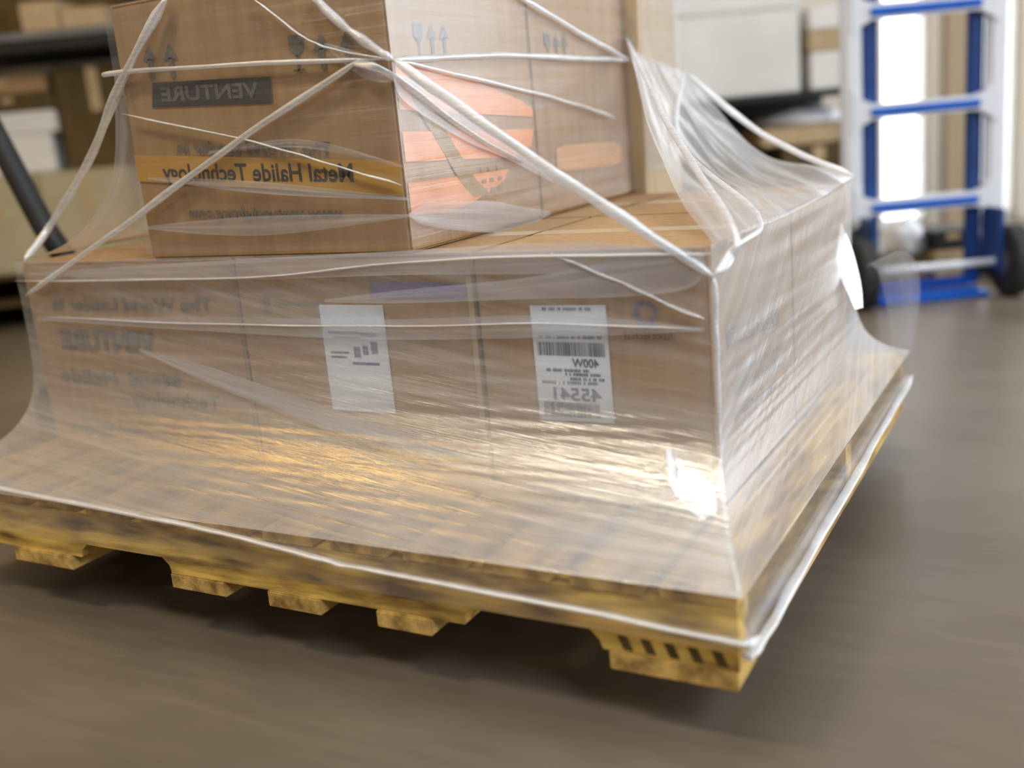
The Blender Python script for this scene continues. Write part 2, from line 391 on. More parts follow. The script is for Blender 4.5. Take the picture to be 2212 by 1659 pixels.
def arrow_up(o, ux, h, w):
    "outline pieces of an upright arrow standing on o"
    u = V(ux); z = V((0, 0, 1))
    return [[o-u*w*.14, o+u*w*.14, o+u*w*.14+z*h*.6, o-u*w*.14+z*h*.6], [o-u*w*.5+z*h*.55, o+u*w*.5+z*h*.55, o+z*h]]
def glass_sign(o, ux, h, w):
    u = V(ux); z = V((0, 0, 1))
    return [[o-u*w*.06, o+u*w*.06, o+u*w*.06+z*h*.45, o-u*w*.06+z*h*.45], [o+z*h*.38, o+u*w*.45+z*h*.62, o+u*w*.45+z*h, o-u*w*.45+z*h, o-u*w*.45+z*h*.62],
            [o-u*w*.35, o+u*w*.35, o+u*w*.35+z*h*.06, o-u*w*.35+z*h*.06]]
for dx, fn in ((-.985, arrow_up), (-.94, arrow_up), (-.69, glass_sign), (-.645, arrow_up), (-.60, arrow_up)):
    patch('handling_symbol', fn(q(dx, .288-.06*(dx+.985)), (1, 0, 0), .05, .03), INK_S, upF, FN)
# right sides of the two upper cartons
def r1(y, z): return rp(y, z, UX, ZL)
for y, fn in ((.076, glass_sign), (.112, arrow_up), (.146, arrow_up)):
    patch('handling_symbol', fn(r1(y, .274), (0, 1, 0), .046, .026), INK_S, upF, RN)
for y, fn in ((.49, glass_sign), (.527, arrow_up), (.56, arrow_up)):
    patch('handling_symbol', fn(r1(y, .270), (0, 1, 0), .046, .026), INK_S, upB, RN)
patch('printed_logo', [[r1(.008, .202), r1(.008, .270), r1(.09, .262), r1(.2, .243), r1(.3, .222), r1(.37, .206), r1(.41, .19), r1(.412, .176)],
                       [r1(.008, .130), r1(.008, .172), r1(.41, .156), r1(.395, .128), r1(.33, .114)],
                       [r1(.008, .055), r1(.008, .100), r1(.31, .096), r1(.29, .08), r1(.24, .066), r1(.18, .054), r1(.10, .047)]], ORANGE, upF, RN)
st = [(.02, .245, .035), (.045, .21, .035), (.085, .165, .04), (.12, .125, .042), (.15, .09, .046), (.185, .062, .05)]
patch('printed_stroke', [[r1(a[0], a[1]), r1(a[0]+a[2], a[1]), r1(b[0]+b[2], b[1]), r1(b[0], b[1])] for a, b in zip(st, st[1:])], OLIVE, upF, RN, .0014)
patch('printed_marks', [[r1(y, z), r1(y+.014, z), r1(y+.014, z+.007), r1(y, z+.007)] for y in (.215, .24, .268) for z in (.065, .08, .098)], OLIVE, upF, RN, .0016)
oc = []
for k in range(20):
    t = 2*math.pi*k/20; cx, cz = .64, .094; sx, sz = .150, .024
    oc.append(r1(cx+sx*max(-1, min(1, 1.25*math.cos(t))), cz+sz*max(-1, min(1, 1.25*math.sin(t)))-.02*(math.cos(t))*.3))
patch('printed_bar', [oc], ORANGE_S, upB, RN)

# shipping labels and print on the lower front cartons
def barcode(name, x0, x1, zt, zb, parent, seed):
    rnd = random.Random(seed); polys = []; x = x0
    while x < x1-.0006:
        w = rnd.choice((.0006, .0006, .0012, .0018)); polys.append([fp(x, zb), fp(min(x+w, x1), zb), fp(min(x+w, x1), zt), fp(x, zt)]); x += w+rnd.choice((.0006, .0008, .0014))
    return patch(name, polys, NAVY, parent, FN, .0022)
lab = MB().box((-.3435, BY-.0016, ZT+.119), (-.2305, BY-.0006, ZT+.282), Matrix.Translation(V((-.287, BY, ZT+.2))) @ Matrix.Rotation(math.radians(-.6), 4, 'Y') @ Matrix.Translation(-V((-.287, BY, ZT+.2)))).build('shipping_label', PAPER, lowF[0])
barcode('barcode', -.337, -.236, .231, .212, lab, 3)
barcode('barcode', -.334, -.248, .146, .125, lab, 5)
lettering('label_text', '400W', fp(-.246, .1965), fp(-.286, .1965), .0125, UPZ, FN, NAVY, lab, .02, .0024)
lettering('label_text', '45541', fp(-.246, .1490), fp(-.318, .1490), .018, UPZ, FN, NAVY, lab, .02, .0022)
rnd = random.Random(4)
for z, a, b in ((.275, -.253, -.325), (.236, -.24, -.334), (.1895, -.262, -.33), (.184, -.245, -.30), (.1775, -.24, -.29), (.172, -.25, -.335)):
    x = a; rows = []
    while x > b:
        w = rnd.uniform(.001, .0028); rows.append([fp(x-w, z), fp(x, z), fp(x, z+.0042), fp(x-w, z+.0042)]); x -= w+rnd.choice((.0008, .001, .004))
    patch('fine_print', rows, NAVY, lab, FN, .0022)
# recycling mark: three bent arrows chasing each other
def chase(c, R, parent):
    polys = []; z = V((0, 0, 1)); x = V((1, 0, 0))
    for k in range(3):
        for j in range(5):
            a0 = 2*math.pi*k/3+math.pi/2+.12+j*.30; a1 = a0+.30
            polys.append([c+x*math.cos(a)*r+z*math.sin(a)*r for a, r in ((a0, R*.66), (a0, R), (a1, R), (a1, R*.66))])
        a = 2*math.pi*k/3+math.pi/2+.12+1.5
        polys.append([c+x*math.cos(a)*R*.5+z*math.sin(a)*R*.5, c+x*math.cos(a)*R*1.16+z*math.sin(a)*R*1.16, c+x*math.cos(a+.5)*R*.84+z*math.sin(a+.5)*R*.84])
    patch('recycling_mark', polys, PURPLE, parent, FN)
chase(fp(-.176, .272), .017, lowF[0])
lettering('printed_text', 'PLEASE RECYCLE', fp(-.140, .237), fp(-.208, .237), .010, UPZ, FN, INK, lowF[0], .012)
lettering('printed_text', 'The World Leader in', fp(-.115, .064), fp(-.215, .068), .010, UPZ, FN, INK_S, lowF[0], .01)
lab2 = MB().box((-.712, BY-.0016, ZT+.113), (-.592, BY-.0006, ZT+.281)).build('shipping_label', PAPER, lowF[1])
patch('label_print', [[fp(x, z), fp(x+w, z), fp(x+w, z+h), fp(x, z+h)] for x, z, w, h in
      ((-.70, .236, .06, .004), (-.69, .229, .05, .003), (-.64, .232, .03, .006), (-.70, .205, .035, .003), (-.70, .198, .03, .003), (-.655, .20, .012, .016), (-.638, .204, .01, .014), (-.622, .206, .012, .018), (-.66, .188, .05, .004))], PURPLE, lab2, FN, .0022)
patch('printed_stripe', [[fp(-.61, .294), fp(-.445, .290), fp(-.445, .312), fp(-.61, .318)]], PURPLE, lowF[1], FN)
patch('printed_rule', [[fp(-.80, .281), fp(-.70, .281), fp(-.70, .286), fp(-.80, .286)], [fp(-.825, .268), fp(-.812, .268), fp(-.812, .296), fp(-.825, .296)]], INK_S, lowF[1], FN)
patch('packing_tape', [[fp(S2-.011, .02), fp(S2-.002, .02), fp(S2-.002, .345), fp(S2-.011, .345)]], TAPE, lowF[1], FN)
L = lowF[2]
lettering('printed_text', 'The World Leader in', fp(-.937, .270), fp(-1.33, .270), .022, UPZ, FN, INK_S, L, .02)
lettering('printed_text', 'VENTURE', fp(-1.085, .196), fp(-1.325, .196), .036, UPZ, FN, INK_S, L, .03)
lettering('printed_text', 'Metal', fp(-1.04, .132), fp(-1.165, .1328), .026, UPZ, FN, INK_S, L, .02)
lettering('printed_text', 'Halide', fp(-1.195, .133), fp(-1.345, .134), .026, UPZ, FN, INK_S, L, .02)
lettering('printed_text', 'Technology', fp(-.952, .098), fp(-1.17, .10), .026, UPZ, FN, INK_S, L, .02)
lettering('printed_text', 'www.venturelighting.com', fp(-.975, .034), fp(-1.345, .036), .024, UPZ, FN, INK_S, L, .015)
def r2(y, z): return rp(y, z, BX, ZT)
lg = patch('printed_logo', [[r2(.066, .212), r2(.325, .190), r2(.321, .216), r2(.065, .238)]], INK_S, lowF[0], RN)
lettering('logo_letters', 'VENTURE', r2(.315, .1955), r2(.075, .217), .017, UPZ, RN, KRAFT, lg, .03, .0016)
lettering('printed_text', 'The World Leader in', r2(.345, .146), r2(.10, .168), .016, UPZ, RN, INK_S, lowF[0], .015)
lettering('printed_text', 'Metal Halide', r2(.32, .122), r2(.09, .140), .019, UPZ, RN, INK_S, lowF[0], .02)
lettering('printed_text', 'Technology', r2(.30, .092), r2(.075, .110), .019, UPZ, RN, INK_S, lowF[0], .02)

# ------------------------------------------------------------------ stretch wrap
wrap = empty('stretch_wrap', (PL/2, PD/2, ZT-.07), 'crumpled clear stretch film wound around the cartons and pallet, twisted into white strands', 'plastic wrap')
def sheet(name, rows, mat, nu, nv, wr=.0, wfreq=(3, 30), seed=0, shear=0):
    "rows: polylines of equal length, top to bottom; resampled to a grid with uv along the pull and real wrinkles"
    rows = [[V(p) for p in r] for r in rows]
    def lerp(a, t):
        k = min(int(t*(len(a)-1)), len(a)-2); f = t*(len(a)-1)-k
        return a[k], a[k+1], f
    def smooth_pt(pts, t):
        n = len(pts)-1; k = min(int(t*n), n-1); f = t*n-k
        p0, p1, p2, p3 = pts[max(k-1, 0)], pts[k], pts[k+1], pts[min(k+2, n)]
        return .5*((2*p1)+(p2-p0)*f+(2*p0-5*p1+4*p2-p3)*f*f+(3*p1-p0-3*p2+p3)*f**3) if n > 1 else p1.lerp(p2, f)
    P = []
    for j in range(nv+1):
        row = []
        for i in range(nu+1):
            col = [smooth_pt(r, i/nu) for r in rows]
            row.append(smooth_pt(col, j/nv))
        P.append(row)
    bm = bmesh.new(); uvl = bm.loops.layers.uv.new('uv'); G = []
    wu = (P[nv//2][0]-P[nv//2][-1]).length; wv = (P[0][nu//2]-P[-1][nu//2]).length
    for j in range(nv+1):
        row = []
        for i in range(nu+1):
            p = P[j][i]
            if wr:
                du = P[j][min(i+1, nu)]-P[j][max(i-1, 0)]; dv = P[min(j+1, nv)][i]-P[max(j-1, 0)][i]
                n = du.cross(dv)
                if n.length > 1e-9:
                    n.normalize(); edge = min(1, 6*i/nu, 6*(nu-i)/nu)
                    p = p+n*wr*noise.noise(V((i/nu*wfreq[0], j/nv*wfreq[1], seed)))*edge
            row.append(bm.verts.new(p))
        G.append(row)
    for j in range(nv):
        for i in range(nu):
            f = bm.faces.new((G[j][i], G[j][i+1], G[j+1][i+1], G[j+1][i]))
            for l, (a, b) in zip(f.loops, ((i, j), (i+1, j), (i+1, j+1), (i, j+1))): l[uvl].uv = (a/nu*wu+seed, b/nv*wv+shear*a/nu*wu)
    return link(name, bm, mat, wrap, True)
o_ = .007
def hrow(x0, x1, y, z, n=7): return [V((x0+(x1-x0)*i/(n-1), y, z)) for i in range(n)]
def drow(x, y0, y1, z, n=7): return [V((x, y0+(y1-y0)*i/(n-1), z)) for i in range(n)]
# profile of the skirt: how far the film has left the carton (0) for the pallet edge (1), by height
prof = [(ZL+.004, 0), (.47, .0), (.40, .005), (.345, .025), (.300, .085), (.262, .22), (.234, .44), (.214, .72), (.2015, 1.0), (.175, 1.01), (.137, 1.02)]
fr, rr = [], []
for z, k in prof:
    xl = XL-o_+(PL-.012-XL+o_)*k; xr = BX+o_+(.010-BX-o_)*k; yf = BY-o_+(-.010-BY+o_)*k; yb = YB+o_+(PD+.010-YB-o_)*k
    fr.append(hrow(xl, xr, yf, z)); rr.append(drow(xr, yf, yb, z))
sheet('film_front', fr[:9], FILM_LOW, 60, 100, .0026, (2.2, 40), 1, -.14)
sheet('film_side', rr[:9], FILM_RIGHT, 60, 90, .0024, (2.0, 40), 2, .35)
sheet('film_hem', fr[8:], FILM_HEM, 60, 10, .001, (2, 6), 11)
sheet('film_hem', rr[8:], FILM_HEM, 60, 10, .001, (2, 6), 12)
sheet('film_front', [hrow(UL-.005, UX+.005, BY-.005, z, 5) for z in (ZU, .85, .75, .65, ZL+.01)], FILM_UP, 40, 60, .0015, (2.5, 30), 3)
sheet('film_side', [drow(UX+.005, BY-.005, YB+.003, z, 5) for z in (ZU, .85, .75, .65, ZL+.01)], FILM_SIDE, 40, 60, .0015, (2.5, 26), 4)
# film tented from the upper cartons down to the right corner edge of the bottom tier
A = V((UX+.008, YB-.004, .875)); T = V((UX+.045, YB+.235, .80)); F = V((BX+.008, BY-.004, ZL+.006)); K = V((BX+.012, YB+.008, ZL+.012))
def mixrow(p, q_, sag, n=6):
    return [p.lerp(q_, i/(n-1))-V((0, 0, sag*math.sin(math.pi*i/(n-1)))) for i in range(n)]
rowsT = []
for t, s in ((0, 0), (.2, .035), (.4, .055), (.6, .055), (.8, .03), (1, 0)):
    a = A.lerp(F, t)+V((-.2, .2, -1)).normalized()*s; b = T.lerp(K, t)+V((-.1, -.1, -1)).normalized()*s
    rowsT.append(mixrow(a, b, .012))
tt = list(zip(*rowsT))
sheet('film_tent', [list(r) for r in tt], FILM_TENT, 60, 50, .012, (3, 16), 5)
sheet('film_side', [drow(UX+.037, YB+.0, YB+.24, z, 4) for z in (ZU+.004, .88, .80, .70, .60)], FILM_SIDE, 14, 30, .004, (2, 18), 6)
# film pulled from the upper carton down to the left corner of the bottom tier
A2 = [V((UL-.006, BY-.003+(YB-BY)*i/4, .86)) for i in range(5)]; B2 = [V((XL-.01, BY-.008+(YB-BY)*i/4, ZL+.006)) for i in range(5)]
rowsL = []
for t, s in ((0, 0), (.25, .09), (.5, .105), (.75, .07), (1, 0)):
    rowsL.append([a.lerp(b, t)+V((.55, 0, -.8))*s for a, b in zip(A2, B2)])
sheet('film_tent', [list(r) for r in zip(*rowsL)], FILM_TENT, 40, 30, .004, (3, 14), 8)
# loose curl of film at the back corner of the pallet
c0 = V((.01, PD-.02, ZT+.02))
cr = []
for j in range(6):
    t = j/5
    cr.append([c0+V((-.085+.012*t+.055*s, .02+.03*math.sin(3*s), .155+.01*math.sin(5*s+t)-.20*s*s)) + V((.055, .03, .03))*t*math.sin(math.pi*(.15+.75*s)) for s in (0, .2, .4, .6, .8, 1)])
sheet('film_curl', cr, FILM_CURL, 24, 12, .006, (5, 5), 9)

# small folds added and angled to mirror the door daylight as highlights: at the lower right corner and along the back edge of the side
def fold(c, n, up, w, h, seed):
    n = V(n).normalized(); t = (V(up)-n*V(up).dot(n)).normalized(); s_ = n.cross(t)
    sheet('film_glare_fold', [[c+t*h*(.5-j/5)+s_*w*(i/5-.5)*math.sin(math.pi*(.10+.78*j/5))**.8+n*.0025*noise.noise(V((i*.9, j*.7, seed))) for i in range(6)] for j in range(6)], FILM_GLARE, 20, 20, .0012, (6, 6), seed)
fold(ony(1492, 1040, BY-.034), (1.0, -.24, .66), (.1, 0, 1), .075, .10, 21)
fold(V((BX+.012, YB-.075, .42)), (.9, -.40, .35), (.1, 0, 1), .055, .19, 22)
# flat translucent bands of film over the wrapped sides
def band(pts, w, seed, axis, mat=None):
    n = len(pts); up, dn = [], []; w = [.004 if i in (0, n-1) else (w[i] if isinstance(w, (list, tuple)) else w) for i in range(n)]
    for i, p in enumerate(pts):
        d = (pts[min(i+1, n-1)]-pts[max(i-1, 0)]).normalized(); v = V(axis).cross(d).normalized()
        if v.z < 0: v = -v
        k = w[i]
        up.append(p+v*k/2); dn.append(p-v*k/2)
    sheet('film_band', [up, dn], mat or FILM_BAND, 40, 8, .0012, (3, 4), seed)
def fb(x, y, o=.014): return ony(x, y, BY-o)
def sb_(x, y): return onx(x, y, UX+.010)
band([fb(60, 592), fb(450, 585), fb(870, 568), fb(1250, 556), fb(1522, 552)], [.03, .03, .035, .04, .03], 31, (0, 1, 0))
band([fb(80, 690), fb(450, 700), fb(800, 712), fb(1200, 705), fb(1522, 712)], [.02, .025, .03, .03, .02], 32, (0, 1, 0))
band([fb(700, 650), fb(880, 640), fb(1150, 622), fb(1340, 600), fb(1480, 580), fb(1524, 572)], [0, .02, .03, .05, .05, 0], 33, (0, 1, 0))
band([fb(300, 755, .018), fb(440, 806, .018), fb(600, 865, .03), fb(760, 920, .05), fb(1000, 985, .09)], [0, .028, .035, .035, 0], 34, (0, 1, 0))
band([fb(700, 95, .012), fb(790, 145, .012), fb(846, 176, .013)], [0, .03, 0], 35, (0, 1, 0))
band([sb_(850, 160), sb_(880, 195), sb_(1010, 270), sb_(1100, 325), sb_(1200, 395)], [0, .036, .05, .03, 0], 36, (1, 0, 0))
band([fb(310, 492, .012), fb(560, 488, .012), fb(884, 466, .012)], [.02, .03, .035], 37, (0, 1, 0))
band([sb_(884, 464), sb_(930, 464), sb_(1050, 468), sb_(1120, 470), sb_(1190, 460)], [0, .035, .05, .04, 0], 38, (1, 0, 0))
band([fb(320, 385, .012), fb(560, 405, .012), fb(884, 430, .012)], [.012, .018, .02], 39, (0, 1, 0))  # strip standing in for the warm sheen below the ochre print
band([fb(450, 330, .012), fb(650, 310, .012), fb(870, 360, .012)], [.006, .012, .016], 40, (0, 1, 0))
# twisted strands of film
def strand(pts, r, twist=1.0, n=22, wob=.002, seed=0, flat=1.0, ref=None):
    pts = [V(p) for p in pts]; out = []
    m = len(pts)-1
    for i in range(n+1):
        t = i/n*m; k = min(int(t), m-1); f = t-k
        p0, p1, p2, p3 = pts[max(k-1, 0)], pts[k], pts[k+1], pts[min(k+2, m)]
        p = .5*((2*p1)+(p2-p0)*f+(2*p0-5*p1+4*p2-p3)*f*f+(3*p1-p0-3*p2+p3)*f**3) if m > 1 else p1.lerp(p2, f)
        out.append(p+V([wob*noise.noise(V((i*.35, seed, c))) for c in (1.3, 5.1, 9.7)]))
    rad = [r*(.85+.35*noise.noise(V((i*.3, seed, 2.2))))*min(1, .15+i*.5, .15+(n-i)*.5) for i in range(n+1)]
    o = MB().tube(out, rad, 8, flat, ref); bm = o.bm
    uvl = bm.loops.layers.uv.new('uv')
    for f in bm.faces:
        for l in f.loops: l[uvl].uv = (l.vert.co.x+l.vert.co.y, l.vert.co.z*4)
    return o.build('film_strand', FILM_ROPE, wrap, True)
YU = BY-.012; XR = UX+.012
def u_(x, y): return ony(x, y, YU)
def s_(x, y): return onx(x, y, XR)
cor = V((UX+.010, BY-.010, s_(832, 128).z)); lowc = V((BX+.012, BY-.014, ZL-.035))
strand([u_(670, -15), u_(750, 62), cor], .0075, seed=1)
strand([cor, cor.lerp(lowc, .5)+V((0, 0, -.004)), lowc], .0085, seed=2, n=30)
strand([V((UL-.010, BY+.08, u_(240, 158).z)), V((UL-.012, BY+.03, u_(240, 158).z)), u_(236, 158), u_(540, 138), cor], .0042, seed=3)
strand([cor, s_(1100, 120), V((UX+.012, YB, s_(1342, 131).z))], .0055, seed=4)
strand([u_(778, 130), u_(520, 300), u_(290, 470), V((XL+.02, YU-.006, ony(90, 640, YU).z))], .0062, seed=5, n=26)
strand([u_(362, -10), u_(268, 165), ony(190, 350, BY+.06), ony(110, 485, BY+.10), V((XL-.012, BY+.02, ZL))], .0085, seed=6, n=26)
strand([u_(760, 135), V((UX+.006, BY-.012, s_(848, 160).z)), s_(1010, 285), s_(1130, 352)], .0085, seed=7, flat=.4, ref=(1, 0, 0))
strand([cor, s_(1200, 212), s_(1330, 255)], .004, seed=8)
strand([s_(1120, -10), s_(1250, 70), V((UX+.012, YB, s_(1342, 131).z))], .0055, seed=9)
strand([u_(545, -5), u_(650, 75), u_(720, 105), cor], .004, seed=10, flat=.4, ref=(0, 1, 0))
strand([u_(262, 245), u_(560, 310), u_(730, 360), u_(868, 400)], .0038, seed=11, flat=.5, ref=(0, 1, 0))
strand([A, A.lerp(F, .45)+V((.02, 0, -.03)), F.lerp(K, .08)+V((0, 0, .02)), lowc+V((.012, .03, .02)), lowc], .0062, seed=12, n=26)
strand([V((UX+.06, YB+.2, .80)), V((-.33, .80, .67)), F.lerp(K, .22)+V((.003, 0, .012)), lowc+V((.012, .05, .03)), lowc], .0045, seed=13, n=26)
strand([T, T.lerp(K, .5)+V((0, 0, -.03)), K], .008, seed=14, n=20)
# bands round the bottom tier and the rolled lower edge on the pallet
def f_(x, y, off=.013): return ony(x, y, BY-off)
strand([V((XL-.01, BY-.01, ZL-.03)), f_(500, 600), f_(870, 566), f_(1200, 553), V((BX+.008, BY-.012, ZL-.006))], .007, seed=15, flat=.3, ref=(0, 1, 0))
strand([f_(80, 685), f_(450, 700), f_(800, 703), f_(1200, 700), f_(1515, 712)], .005, seed=16, flat=.3, ref=(0, 1, 0))
strand([f_(1190, 545), f_(1360, 620), f_(1522, 690)], .005, seed=17, flat=.4, ref=(0, 1, 0))
def h_(x, y): return ony(x, y, -.016)
strand([h_(-160, 1030), h_(0, 1056), h_(226, 1099), h_(452, 1144), h_(678, 1203), h_(800, 1232), h_(1207, 1309), h_(1573, 1384), V((.014, -.012, h_(1590, 1390).z)), V((.018, .03, .134))], .0075, seed=18, flat=.5, ref=(0, 1, 0), n=60)
strand([V((.012, -.016, .133)), V((.018, .03, .134)), V((.018, .3, .140)), V((.018, .7, .146)), V((.016, PD, .152))], .0085, seed=19, flat=.5, ref=(1, 0, 0), n=40)
strand([lowc, V((BX+.010, BY-.012, .42)), V((BX+.010, BY-.016, .28)), V((-.045, .11, .226)), V((.004, -.004, ZT+.004))], .003, seed=20, n=24)
strand([lowc, V((BX+.010, BY-.011, .45)), V((BX+.010, BY-.011, .33))], .0042, seed=21, n=16)

# ------------------------------------------------------------------ pallet jack
jk = empty('pallet_jack', (-1.72, .6, 0), 'black pallet jack under the load, its handle leaning out to the left', 'pallet jack')
for y in (.24, .80):
    fk = MB()
    fk.box((-1.60, y, .130), (-.52, y+.16, .1805), bevel=.006); fk.build('fork', BLACK, jk)
    MB().lathe((-.739, y+.03, .034), (0, 1, 0), [(0, .026), (.006, .034), (.094, .034), (.1, .026)], 20).build('load_wheel', RUBBER, jk)
    MB().box((-.750, y+.012, .034), (-.728, y+.028, .130)).build('wheel_link', BLACK, jk)
bd = MB(); bd.box((-1.72, .40, .10), (-1.60, .80, .25), bevel=.02); bd.box((-1.69, .50, .26), (-1.61, .70, .40), bevel=.01)
bd.build('jack_body', BLACK, jk)
MB().lathe((-1.66, .6, .40), (0, 0, 1), [(0, .04), (.06, .04), (.07, .03)], 16).build('pump_cylinder', STEELG, jk)
for y in (.52, .63):
    MB().lathe((-1.79, y, .085), (0, 1, 0), [(0, .07), (.008, .085), (.047, .085), (.055, .07)], 24).build('steer_wheel', RUBBER, jk)
MB().box((-1.80, .578, .07), (-1.66, .627, .11), bevel=.004).build('wheel_fork', BLACK, jk)
h0, h1 = V((-1.68, .6, .40)), V((-1.813, .6, .586)); h2 = V((-1.91, .6, .783)); h3 = V((-2.13, .6, 1.23))
MB().tube([h0, h1, h2, h3], .027, 12).build('handle', BLACK, jk, True)
hl = MB(); c = h3
hl.tube([c, c+V((-.03, -.10, .06)), c+V((-.08, -.10, .16)), c+V((-.08, .10, .16)), c+V((-.03, .10, .06)), c], .014, 8); hl.build('grip_loop', RUBBER, jk, True)

# ------------------------------------------------------------------ hand truck
HB = 3.66
hp = px(1990, 640, HB); hb = onz(1990, 640, 0)
HBB = (hb-CAM).dot(E2); HA = (hb-CAM).dot(E1)
ht = empty('hand_truck', (hb.x, hb.y, 0), 'silver hand truck with blue cross bars and black wheels standing by the bright doorways', 'hand truck')
def hbx(mb, a0, b0, zz0, a1, b1, zz1, bevel=.004): return rbox(mb, HA+a0, HBB+b0, zz0, HA+a1, HBB+b1, zz1, bevel)
for a in (-.242, .245):
    hbx(MB(), a-.034, -.025, .27, a+.034, .025, 1.42, .015).build('side_rail', CHROME, ht)
for a in (-.175, .182):
    hbx(MB(), a-.027, .0, .03, a+.027, .03, 1.36, .008).build('inner_upright', BLUED, ht)
for z in (.335, .655, .975, 1.295):
    cb = MB()
    def fnc(u, v, t): return W(HA+u, HBB-.030+t, v)
    cb.prism([(-.245, z+.07), (-.205, z+.03), (-.17, z+.018), (.17, z+.018), (.205, z+.03), (.245, z+.07), (.245, z-.075), (.215, z-.05), (.18, z-.032), (-.18, z-.032), (-.215, z-.05), (-.245, z-.075)], fnc, .05)
    c_ = cb.build('cross_bar', CHROME, ht)
    hbx(MB(), -.185, -.040, z-.022, .182, -.029, z+.004, .003).build('blue_strip', BLUE, c_)
hbx(MB(), -.235, -.02, 1.39, .235, .02, 1.44, .015).build('top_handle', CHROME, ht)
hbx(MB(), -.19, -.115, .002, .19, .03, .022, .003).build('toe_plate', BLUE, ht)
hbx(MB(), -.19, -.01, .03, .19, .012, .06, .003).build('base_rail', BLUE, ht)
MB().tube([W(HA-.29, HBB-.11, .1205), W(HA+.29, HBB-.11, .1205)], .012, 12).build('axle', CHROME, ht, True)
hbx(MB(), -.185, .0, .085, .185, .02, .112, .003).build('axle_bar', CHROME, ht)
for sgn in (-1, 1):
    wc = W(HA+sgn*.255, HBB-.11, .1205)
    wh = MB().lathe(wc-E1*.028, E1, [(0, .062), (.001, .105), (.010, .120), (.056, .120), (.065, .105), (.066, .062)], 28).build('wheel', RUBBER, ht)
    MB().lathe(wc-E1*.032, E1, [(0, .03), (.006, .058), (.058, .058), (.064, .03)], 20).build('wheel_hub', STEELG, wh)
    hbx(MB(), sgn*.214-.010, -.14, .09, sgn*.214+.010, -.002, .30, .004).build('axle_bracket', BLUED, ht)

# ------------------------------------------------------------------ background, right: shelf with white boxes
def bgcarton(x0, y0, x1, y1, b, depth, mat, label, name='carton', cat='carton', group=None, z0=None, z1=None):
    p0 = px(x0, (y0+y1)/2, b); p1 = px(x1, (y0+y1)/2, b)
    zt = px((x0+x1)/2, y0, b).z if z1 is None else z1; zb = px((x0+x1)/2, y1, b).z if z0 is None else z0
    a0, a1 = p0.x, p1.x
    root = empty(name, W((a0+a1)/2, b+depth/2, zb), label, cat, group)
    rbox(MB(), a0, b, zb, a1, b+depth, zt-.003, .006).build(name+'_body', mat, root)
    rbox(MB(), a0+.004, b+.004, zt-.003, a1-.004, b+depth/2-.002, zt).build('top_flap', mat, root)
    rbox(MB(), a0+.004, b+depth/2+.002, zt-.003, a1-.004, b+depth-.004, zt).build('top_flap', mat, root)
    if mat is not WHITE: rbox(MB(), (a0+a1)/2-.025, b-.0012, zb+(zt-zb)*.55, (a0+a1)/2+.025, b, zt-.01).build('packing_tape', TAPE if mat not in (WHITE,) else WHITEP, root)
    return root, a0, a1, zb, zt
RB = 4.55
zs = px(1640, 206, RB).z
sa0, sa1 = px(1180, 200, RB).x, px(1862, 200, RB).x
shf = empty('storage_shelf', W((sa0+sa1)/2, RB+.3, 0), 'dark metal storage shelf holding white boxes behind the pallet at the right', 'shelf')
for z in (zs-.03, .32):
    rbox(MB(), sa0, RB-.01, z-.0, sa1, RB+.58, z+.03, .003).build('shelf_board', BLACK, shf)
for a in (sa0, sa1-.045):
    for b in (RB-.01, RB+.535):
        rbox(MB(), a, b, 0, a+.045, b+.045, zs-.03, .002).build('post', BLACK, shf)
rbox(MB(), sa0+.045, RB+.555, .36, sa1-.045, RB+.57, zs-.031, .001).build('recess_shade', BLACK, shf)  # black sheet added so the shaded recess under the shelf reads dark
zj = px(1600, 24, RB).z
bgcarton(1400, 30, 1728, 206, RB+.02, .5, WHITE, 'largest white box on the dark shelf at the right', 'white_box', 'box', z0=zs+.001, z1=zj-.004)
bgcarton(1350, -120, 1728, 22, RB+.02, .5, WHITE, 'white box stacked on top of the largest white box', 'white_box', 'box', z0=zj-.002)
zq = px(1790, 110, RB+.02).z
bgcarton(1752, 110, 1858, 206, RB+.02, .4, WHITE, 'small white box next to the hand truck, under a tan carton', 'white_box', 'box', z0=zs+.001, z1=zq)
zq2 = px(1790, 62, RB+.02).z
bgcarton(1746, 62, 1850, 110, RB+.02, .4, KRAFT_L, 'flat tan carton lying on the small white box beside the hand truck', z0=zq+.001, z1=zq2)
bgcarton(1748, 10, 1860, 62, RB+.02, .4, WHITE, 'white box resting on the flat tan carton beside the hand truck', 'white_box', 'box', z0=zq2+.001)
zl_ = px(1740, 312, RB).z
# lower shelf
z5 = .351
bgcarton(1690, 330, 1850, 395, RB+.02, .4, KRAFT_D, 'dark brown carton on the lower shelf, under the tan carton', z0=z5, z1=zl_-.001)
zw = px(1740, 272, RB).z
bgcarton(1645, 272, 1850, 312, RB+.02, .4, KRAFT_L, 'tan carton on the lower shelf carrying the white plastic bundle', z0=zl_+.0, z1=zw)
def sack(name, c, rx, ry, rz, mat, label, cat, seed, droop=.25):
    bm = bmesh.new(); bmesh.ops.create_uvsphere(bm, u_segments=28, v_segments=16, radius=1)
    for v in bm.verts:
        p = v.co.copy(); k = 1+.16*noise.noise(p*2.2+V((seed, 0, 0)))+.06*noise.noise(p*6+V((0, seed, 0)))
        z = p.z if p.z > -.55 else -.55-(abs(p.z)-.55)*.12
        q_ = V((p.x*rx*k*(1+droop*(-p.z)), p.y*ry*k*(1+droop*(-p.z)), (z+.62)*rz/1.62*(k if z > 0 else 1)))
        v.co = V(c)+E1*q_.x+E2*q_.y+V((0, 0, max(q_.z, 0)))
    root = empty(name, V(c), label, cat)
    o = link(name+'_body', bm, mat, root, True)
    return root
pw = px(1745, 272, RB+.1)
